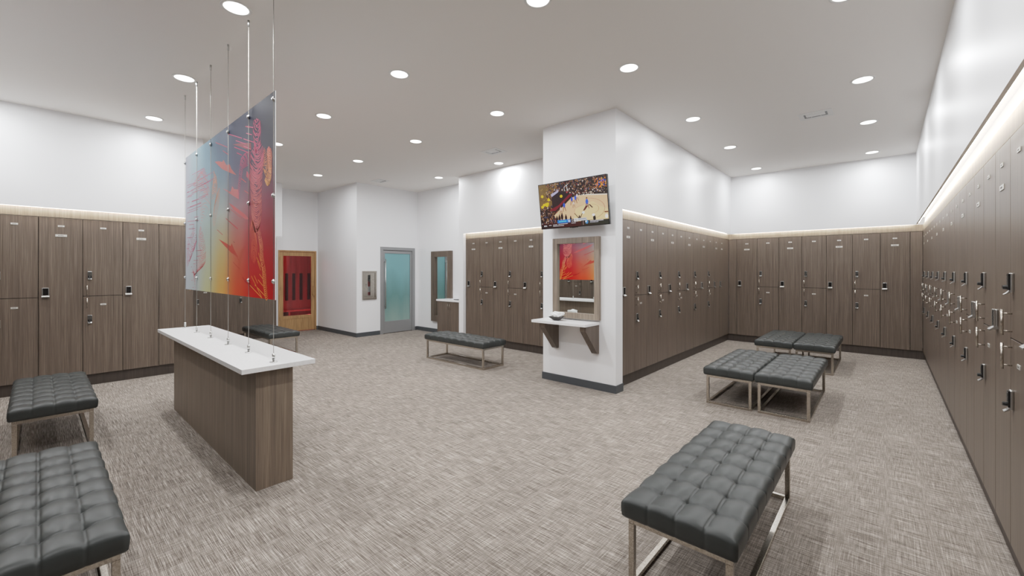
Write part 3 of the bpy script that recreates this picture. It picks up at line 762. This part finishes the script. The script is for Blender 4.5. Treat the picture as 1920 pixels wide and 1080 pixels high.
for _ in range(1000):
    u = rt.uniform(.12, 1); v = rt.uniform(0, .42)
    if v < .40-.1*u or u < .5: blob(u, v, rt.uniform(.004, .012), rt.uniform(.008, .022), rt.choice(crowd), 6)
for _ in range(60): blob(rt.uniform(.85, 1), rt.uniform(.05, .25), .008, .018, rt.choice([(214, 120, 50), (196, 96, 40), (220, 150, 70), (40, 70, 180)]), 6)
for _ in range(420):
    u = rt.uniform(0, .34); v = rt.uniform(.5, .95)
    blob(u, v, rt.uniform(.006, .014), rt.uniform(.01, .026), rt.choice(crowd+[(120, 100, 110), (26, 18, 16), (20, 14, 12)]), 6)
for _ in range(120): blob(rt.uniform(.02, .25), rt.uniform(.05, .45), .006, .012, rt.choice([(128, 100, 50), (96, 72, 36), (150, 120, 60), (84, 62, 30)]), 6)
tp([(.20, .28), (.30, .20), (.42, .22), (.50, .36), (.24, .66), (.2, .62)], (28, 20, 20))
tp([(.19, .24), (.31, .165), (.31, .21), (.20, .30)], (176, 172, 206))
tp([(.14, .60), (.245, .62), (.52, .30), (.47, .29), (.30, .50)], (110, 20, 32))
tp([(.22, .72), (.50, .375), (.62, .335), (1, .40), (1, .90), (.28, .90)], (222, 184, 144))
tp([(.62, .335), (.66, .33), (1, .385), (1, .405), (.62, .345)], (240, 230, 215))
tp([(.55, .62), (.8, .5), (.9, .62), (1, .7), (1, .9), (.5, .9)], (228, 200, 150))
def arc(cu, cv, a, b, t0, t1, w, col, n=24):
    for k in range(n):
        s0 = t0+(t1-t0)*k/n; s1 = t0+(t1-t0)*(k+1)/n
        tp([(cu+a*math.cos(s0), cv+b*math.sin(s0)), (cu+a*math.cos(s1), cv+b*math.sin(s1)), (cu+(a-w)*math.cos(s1), cv+(b-w)*math.sin(s1)), (cu+(a-w)*math.cos(s0), cv+(b-w)*math.sin(s0))], col)
arc(.70, .66, .26, .24, -PI*.5, PI*.32, .005, (150, 100, 76)); arc(.78, .66, .10, .10, -PI*.5, PI*.5, .005, (176, 130, 100)); arc(.66, .68, .13, .12, PI*.5, PI*1.5, .004, (190, 140, 110))
tr(.95, .74, .998, .765, (110, 50, 26))
for _ in range(60): blob(rt.uniform(.62, .97), rt.uniform(.30, .345), .006, .012, rt.choice([(24, 18, 18), (210, 190, 170), (60, 36, 30)]), 6)
for bu, bv in ((.05, .26), (.15, .35), (.07, .46), (.10, .45), (.12, .48), (.04, .50), (.13, .44), (.35, .31)): blob(bu, bv, .022, .034, (226, 186, 30), 9)
tp([(.44, .08), (.448, .08), (.452, .22), (.444, .22)], (200, 200, 205)); tp([(.40, .12), (.46, .06), (.465, .07), (.405, .13)], (200, 200, 205)); tp([(.40, .12), (.405, .12), (.41, .2), (.403, .2)], (210, 210, 215)); blob(.44, .24, .01, .02, (190, 60, 60))
def player(u, v, s, c):
    blob(u, v, .018*s, .055*s, c, 8); blob(u, v-.07*s, .009*s, .018*s, (96, 60, 44))
    tp([(u-.012*s, v+.03*s), (u-.002*s, v+.03*s), (u-.02*s, v+.14*s), (u-.028*s, v+.14*s)], (120, 72, 52))
    tp([(u+.002*s, v+.03*s), (u+.012*s, v+.03*s), (u+.026*s, v+.13*s), (u+.018*s, v+.13*s)], (120, 72, 52))
for a in ((.385, .52, 1, (44, 84, 200)), (.505, .41, .9, (40, 80, 205)), (.56, .39, .9, (46, 90, 210)), (.585, .35, .8, (225, 205, 200)), (.72, .50, 1.15, (50, 92, 205)), (.53, .5, .7, (226, 206, 190)), (.33, .6, .9, (226, 190, 170))): player(*a)
tp([(.70, .58), (.74, .58), (.68, .68), (.655, .68)], (90, 40, 34)); tp([(.74, .56), (.76, .56), (.80, .63), (.785, .64)], (70, 40, 30))
for u, v, s in ((.30, .80, 1), (.34, .77, 1), (.40, .80, .9), (.47, .83, .7), (.26, .82, 1), (.81, .86, 1)): blob(u, v, .02*s, .07*s, (22, 16, 16), 8); blob(u, v-.07*s, .008, .02, (18, 12, 12))
blob(.60, .83, .022, .035, (24, 18, 18)); blob(.60, .79, .009, .022, (20, 14, 14))
tp([(.595, .83), (.583, .83), (.525, .72), (.532, .715)], (24, 18, 18)); tp([(.605, .83), (.617, .83), (.66, .70), (.652, .695)], (24, 18, 18))
blob(.66, .72, .02, .03, (226, 236, 232)); blob(.80, .79, .022, .03, (240, 240, 238)); blob(.975, .84, .022, .045, (246, 244, 236))
tp([(0, .90), (.62, .90), (.62, 1), (0, 1)], (46, 12, 14)); tr(.0, .93, .30, 1, (22, 16, 16)); tp([(.62, .885), (1, .91), (1, 1), (.62, 1)], (26, 28, 22)); tr(.645, .89, .652, .985, (150, 120, 120))
tr(.265, .835, .465, .905, (20, 116, 214)); tr(.465, .835, .515, .905, (20, 14, 16)); tr(.515, .83, .57, .90, (240, 240, 240)); tr(.57, .83, .70, .89, (186, 190, 196))
blob(.70, .925, .022, .042, (60, 130, 190), 14); blob(.69, .915, .012, .02, (240, 244, 250))
def dashes(u0, u1, v, h, col=(214, 208, 212)):
    u = u0
    while u < u1:
        w = rt.uniform(.004, .009); tr(u, v, min(u+w, u1), v+h, col); u += w+.0022
dashes(.125, .165, .93, .014); dashes(.19, .255, .925, .014); tr(.262, .931, .266, .936, (220, 220, 220)); dashes(.275, .42, .92, .014); dashes(.19, .36, .955, .014)
dashes(.475, .54, .918, .013); dashes(.585, .69, .845, .012, (120, 126, 134)); dashes(.745, .93, .905, .018, (206, 206, 216)); dashes(.745, .86, .935, .014, (190, 190, 200)); dashes(.29, .40, .858, .026, (90, 200, 230)); dashes(.475, .505, .85, .012); dashes(.48, .508, .88, .012)
colmesh('screen_picture', tvV, tvF, tvK, SCREEN, tv)
def text(s, u, v, h, m, parent):
    cu = bpy.data.curves.new('txt', 'FONT'); cu.body = s; cu.size = h*SH*1.4; cu.extrude = 0; cu.offset = .0006
    t = bpy.data.objects.new('txt', cu); C.objects.link(t); dg = bpy.context.evaluated_depsgraph_get()
    me = bpy.data.meshes.new_from_object(t.evaluated_get(dg)); bpy.data.objects.remove(t)
    me.materials.clear(); me.materials.append(m)
    o = bpy.data.objects.new('caption', me); C.objects.link(o); o.parent = parent
    o.rotation_euler = (PI/2, 0, 0); o.location = ((u-.5)*SW, -.0042, (.5-v)*SH)
text('ESPN', .045, .958, .026, SCREENTXT, tv)
text('70', .425, .897, .045, SCREENTXT, tv); text('72', .523, .893, .052, BLACK, tv)

# ------------------------------------------------------------------ pillar mirror, shelf, tissue box
def framed_mirror(name, label, x0, x1, yw, z0, z1, fw, dep, fm=FRAMEWOOD):
    r = thing(name, label, 'mirror', ((x0+x1)/2, yw, z0)); w = (x1-x0)/2; h = z1-z0
    bm = B()
    for q in ((-w, w, 0, fw), (-w, w, h-fw, h)): box(bm, q[0], q[1], -dep, 0, q[2], q[3], 0, .001)
    for q in ((-w, -w+fw), (w-fw, w)): box(bm, q[0], q[1], -dep, 0, fw, h-fw, 0, .001)
    obj('wood_frame', bm, fm, r)
    bm = B(); box(bm, -w+fw-.005, w-fw+.005, -.012, -.004, fw-.005, h-fw+.005); obj('mirror_glass', bm, MIRROR, r)
framed_mirror('pillar_mirror', 'wood framed rectangular mirror on the white pillar above the shelf', -3.49, -2.755, 4.835, .905, 1.993, .075, .045)
framed_mirror('tall_wall_mirror', 'tall narrow wood framed mirror on the far wall beside the vanity', -8.54, -7.77, 6.62, .29, 2.028, .14, .06, WOOD)
r = thing('wall_shelf', 'white shelf on two wooden brackets below the pillar mirror', 'shelf', (-3.19, 4.835, 0))
bm = B(); box(bm, -.425, .42, -.362, -.001, .848, .882, 0, .0015); obj('shelf_top', bm, QUARTZ, r)
for xa in (-.31, .325):
    bm = B(); prism(bm, [(-.001, .847), (-.325, .847), (-.325, .79), (-.045, .475), (-.001, .475)], 'x', xa, xa+.085); obj('bracket', bm, WOOD, r)
t = thing('tissue_holder', 'dark boat-shaped tissue holder on the pillar shelf', 'tissue box', (-3.30, 4.63, .8825), math.radians(14))
bm = B()
lo = [bm.verts.new((x, y, 0)) for x, y in ((-.03, -.03), (.03, -.03), (.03, .03), (-.03, .03))]
hi = [bm.verts.new((x, y, .05)) for x, y in ((-.105, -.06), (.105, -.06), (.105, .06), (-.105, .06))]
ih = [bm.verts.new((x, y, .05)) for x, y in ((-.098, -.054), (.098, -.054), (.098, .054), (-.098, .054))]
il = [bm.verts.new((x, y, .006)) for x, y in ((-.028, -.028), (.028, -.028), (.028, .028), (-.028, .028))]
bm.faces.new(lo[::-1]); bm.faces.new(il)
for k in range(4):
    n = (k+1) % 4; bm.faces.new((lo[k], lo[n], hi[n], hi[k])); bm.faces.new((hi[k], hi[n], ih[n], ih[k])); bm.faces.new((ih[k], ih[n], il[n], il[k]))
obj('holder', bm, DARKBRONZE, t)
bm = B(); g = bmesh.ops.create_icosphere(bm, subdivisions=4, radius=1); rn = random.Random(2)
spk = [Vector((rn.uniform(-1, 1), rn.uniform(-1, 1), rn.uniform(.1, 1))).normalized() for _ in range(9)]
for v in g['verts']:
    d = v.co.normalized(); s = 1+.10*math.sin(9*d.x+3*d.y)*math.cos(7*d.z+5*d.y)
    for p in spk: s += .34*max(0, (d.dot(p)-.90)/.10)**1.5
    v.co = Vector((d.x*.078*s, d.y*.052*s, .066+max(-.032, d.z*.046*s)))
obj('tissues', bm, PAPER, t, True)

# ------------------------------------------------------------------ steel framed frosted door
d1 = thing('door_1', 'grey steel framed door with teal frosted glass and tall pull bar', 'door', (-9.18, 6.03, 0)); d1['kind'] = 'structure'
W2 = .50
bm = B()
for s in (-1, 1): box(bm, -.06, .012, min(s*W2, s*(W2-.075)), max(s*W2, s*(W2-.075)), 0, 2.13, 0, .002)
box(bm, -.06, .012, -W2+.075, W2-.075, 2.055, 2.13, 0, .002)
for s in (-1, 1): box(bm, -.05, .006, min(s*(W2-.075), s*(W2-.085)), max(s*(W2-.075), s*(W2-.085)), 0, 2.05)
obj('door_frame', bm, GREYALU, d1)
y0, y1 = -W2+.087, W2-.087
bm = B(); box(bm, -.048, -.008, y0, y0+.045, .012, 2.045, 0, .002); box(bm, -.048, -.008, y1-.05, y1, .012, 2.045, 0, .002)
box(bm, -.048, -.008, y0+.045, y1-.05, .012, .30, 0, .002); box(bm, -.048, -.008, y0+.045, y1-.05, 1.975, 2.045, 0, .002)
leaf = obj('door_leaf', bm, GREYALU, d1)
bm = B(); box(bm, -.036, -.024, y0+.040, y1-.045, .29, 1.985); obj('frosted_pane', bm, FROST, leaf)
bm = B(); yb = y0+.035; cyl(bm, (.045, yb, .62), (.045, yb, 1.83), .0125, 18)
for z in (.69, 1.76): cyl(bm, (-.008, yb, z), (.045, yb, z), .010, 14)
obj('pull_bar', bm, STEEL, leaf, True)
bm = B(); box(bm, -.32, -.20, -W2+.0, W2, 0, 2.13); struct('trim_50', bm, GAP).location = (-9.18, 6.03, 0)

# ------------------------------------------------------------------ sauna door + cabin
d2 = thing('door_2', 'honey wood sauna door with large glass pane and red glow inside', 'door', (-11.22, 4.415, 0)); d2['kind'] = 'structure'
W2 = .465
bm = B()
for s in (-1, 1): box(bm, -.08, .015, min(s*W2, s*(W2-.035)), max(s*W2, s*(W2-.035)), 0, 2.06, 0, .002)
box(bm, -.08, .015, -W2+.035, W2-.035, 2.025, 2.06, 0, .002); obj('door_frame', bm, OAK, d2)
y0, y1 = -W2+.038, W2-.038; st = .085
bm = B(); box(bm, -.05, -.008, y0, y0+st, .015, 2.02, 0, .002); box(bm, -.05, -.008, y1-st, y1, .015, 2.02, 0, .002)
box(bm, -.05, -.008, y0+st, y1-st, 1.92, 2.02, 0, .002); box(bm, -.05, -.008, y0+st, y1-st, .33, .41, 0, .002)
box(bm, -.044, -.016, y0+st, y1-st, .015, .33, 0, .001)
leaf = obj('door_leaf', bm, OAK, d2)
bm = B(); box(bm, -.032, -.026, y0+st-.006, y1-st+.006, .40, 1.93); obj('glass_pane', bm, SAUNAGLASS, leaf)
bm = B(); yh = y1-.04; box(bm, .03, .05, yh-.014, yh+.014, .90, 1.16, 0, .004); box(bm, -.008, .03, yh-.012, yh+.012, .91, .945, 0, .002); box(bm, -.008, .03, yh-.012, yh+.012, 1.115, 1.15, 0, .002)
obj('wood_handle', bm, OAK, leaf)
bm = B()
for z in (.35, 1.1, 1.85): box(bm, -.006, .010, -W2+.03, -W2+.042, z-.045, z+.045)
obj('hinge', bm, BLACK, leaf)
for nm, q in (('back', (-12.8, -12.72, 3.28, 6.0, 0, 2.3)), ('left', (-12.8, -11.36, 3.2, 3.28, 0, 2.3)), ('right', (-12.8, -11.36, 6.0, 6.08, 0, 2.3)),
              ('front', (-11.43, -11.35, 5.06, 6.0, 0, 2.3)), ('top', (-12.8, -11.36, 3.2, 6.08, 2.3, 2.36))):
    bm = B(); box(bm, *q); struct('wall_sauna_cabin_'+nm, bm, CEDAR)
for i, y in enumerate((4.70, 4.89, 5.09, 5.31)):
    bm = B(); box(bm, -12.7195, -12.69, y-.037, y+.037, .70, 1.47, 0, .004)
    tag(obj('infrared_heater', bm, HEATER), 'dark upright infrared heater inside the sauna, %s from the left' % ORD[i], 'heater', 'dark heaters behind the sauna glass')
bm = B(); box(bm, -12.66, -12.2, 3.32, 5.96, .42, .46, 0, .003)
for y in (3.4, 4.6, 5.9): box(bm, -12.66, -12.25, y-.02, y+.02, .02, .42)
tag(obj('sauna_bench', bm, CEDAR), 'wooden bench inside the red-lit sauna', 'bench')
for p, e in (((-12.0, 4.3, 2.1), 22), ((-11.7, 4.9, .5), 16)):
    ld = bpy.data.lights.new('sauna_lamp', 'POINT'); ld.energy = e; ld.color = (1, .10, .13); ld.shadow_soft_size = .08
    lo = bpy.data.objects.new('sauna_lamp', ld); C.objects.link(lo); lo.location = p

# ------------------------------------------------------------------ fire extinguisher cabinet
fc = thing('fire_cabinet', 'brushed steel fire extinguisher cabinet with narrow vertical window on the wall', 'cabinet', (-9.18, (CABY0+CABY1)/2, CABZ0))
hw, hh = (CABY1-CABY0)/2, CABZ1-CABZ0
bm = B(); f = .02
for q in ((-hw-f, hw+f, -f, .022), (-hw-f, hw+f, hh-.022, hh+f)): box(bm, 0, .03, q[0], q[1], q[2], q[3], 0, .003)
for q in ((-hw-f, -hw+.022), (hw-.022, hw+f)): box(bm, 0, .03, q[0], q[1], .022, hh-.022, 0, .003)
obj('trim_frame', bm, CHROME, fc)
bm = B(); a, b = -.045, .020
box(bm, .004, .018, -hw+.024, a, .024, hh-.024, 0, .001); box(bm, .004, .018, b, hw-.024, .024, hh-.024, 0, .001)
box(bm, .004, .018, a, b, .024, .075, 0, .001); box(bm, .004, .018, a, b, hh-.075, hh-.024, 0, .001); dd = obj('cabinet_door', bm, CHROME, fc)
bm = B(); box(bm, .008, .012, a-.003, b+.003, .07, hh-.07); obj('glass_window', bm, CABGLASS, dd)
bm = B(); box(bm, .018, .028, -.085, -.072, hh*.42, hh*.56, 0, .003); obj('pull_tab', bm, STEEL, dd)
bm = B(); box(bm, -.135, -.13, -hw, hw, 0, hh)
for q in ((-hw, -hw+.005, 0, hh), (hw-.005, hw, 0, hh), (-hw+.005, hw-.005, 0, .005), (-hw+.005, hw-.005, hh-.005, hh)): box(bm, -.13, -.001, q[0], q[1], q[2], q[3])
obj('inner_box', bm, mat('cream_box', lin(150, 140, 128), .6), fc)
ex = thing('fire_extinguisher', 'red fire extinguisher with white label inside the steel wall cabinet', 'extinguisher', (-9.18-.068, (CABY0+CABY1)/2, CABZ0+.006))
bm = B(); cyl(bm, (0, 0, 0), (0, 0, .36), .058, 28); cyl(bm, (0, 0, .36), (0, 0, .41), .058, 28, 0, .02); obj('cylinder', bm, RED, ex, True)
bm = B(); cyl(bm, (0, 0, .15), (0, 0, .28), .0588, 28, caps=False); obj('white_label', bm, PAPER, ex, True)
bm = B(); cyl(bm, (0, 0, .41), (0, 0, .45), .018, 14); box(bm, -.012, .012, -.02, .075, .455, .467, 0, .002); box(bm, -.012, .012, -.02, .07, .48, .49, 0, .002); obj('valve_lever', bm, BLACK, ex)

# ------------------------------------------------------------------ vanity
v = thing('vanity_cabinet', 'small wood vanity cabinet with white top, half hidden beside the alcove', 'cabinet', (-7.42, 6.41, 0))
bm = B(); box(bm, -.425, .438, -.175, .208, .10, .843); obj('carcass', bm, GAP, v)
bm = B(); box(bm, -.41, .43, -.14, .2, 0, .10); obj('plinth', bm, TOE, v)
bm = B(); box(bm, -.428, -.424, -.195, .208, .10, .843); obj('side_panel', bm, WOOD, v)
for s, xa, xb in ((-1, -.424, .004), (1, .008, .438)):
    bm = B(); box(bm, xa, xb, -.195, -.177, .10, .838, 0, .001); d = obj('door', bm, WOOD, v)
    bm = B(); xh = (xb-.03) if s < 0 else xa+.03; cyl(bm, (xh, -.222, .66), (xh, -.222, .79), .005, 12)
    for z in (.675, .775): cyl(bm, (xh, -.195, z), (xh, -.222, z), .004, 10)
    obj('bar_handle', bm, CHROME, d, True)
bm = B(); box(bm, -.45, .438, -.21, .208, .843, .883, 0, .0015); top = obj('stone_top', bm, QUARTZ, v)
bm = B(); n = 36
rings = [[bm.verts.new((.18+a*math.cos(2*PI*k/n), .0+b*math.sin(2*PI*k/n), z)) for k in range(n)] for a, b, z in ((.21, .13, .8832), (.21, .13, .892), (.195, .115, .892), (.15, .09, .8845), (.03, .02, .884))]
for a, b in zip(rings, rings[1:]):
    for k in range(n): bm.faces.new((a[k], a[(k+1) % n], b[(k+1) % n], b[k]))
bm.faces.new(rings[-1]); obj('sink_basin', bm, DARKBRONZE, v, True)

# ------------------------------------------------------------------ camera / world / colour
cam = bpy.data.cameras.new('camera'); co = bpy.data.objects.new('camera', cam); C.objects.link(co)
cam.sensor_width = 36; cam.lens = 790.4/1920*36; cam.clip_start = .02
cam.shift_y = -(540-507.3)/1920
th = math.atan((1661.2-960)/790.4)
co.location = (0, 0, 1.55); co.rotation_euler = (PI/2, 0, th)
SC.camera = co
w = bpy.data.worlds.new('world'); SC.world = w; w.use_nodes = True
w.node_tree.nodes['Background'].inputs[0].default_value = (.5, .5, .5, 1); w.node_tree.nodes['Background'].inputs[1].default_value = .3
SC.view_settings.view_transform = 'Standard'; SC.view_settings.look = 'None'; SC.view_settings.exposure = -1.0; SC.view_settings.gamma = 1.08
SC.view_settings.use_curve_mapping = True      # soft photographic shoulder
cm = SC.view_settings.curve_mapping; cm.use_clip = True; cm.clip_max_x = 12; cm.clip_max_y = 12
kx = 2**1.25; cv = cm.curves[3]; P_ = [(0, 0), (.06, .054), (.12, .113), (.3, .265), (.6, .44), (1., .55), (2., .73), (4.8, 1.)]
cv.points[0].location = (0, 0); cv.points[1].location = (P_[-1][0]*kx, P_[-1][1]*kx)
for a_, b_ in P_[1:-1]: cv.points.new(a_*kx, b_*kx)
cm.update()
SC.cycles.max_bounces = 8; SC.cycles.diffuse_bounces = 7; SC.cycles.glossy_bounces = 4; SC.cycles.sample_clamp_indirect = 6
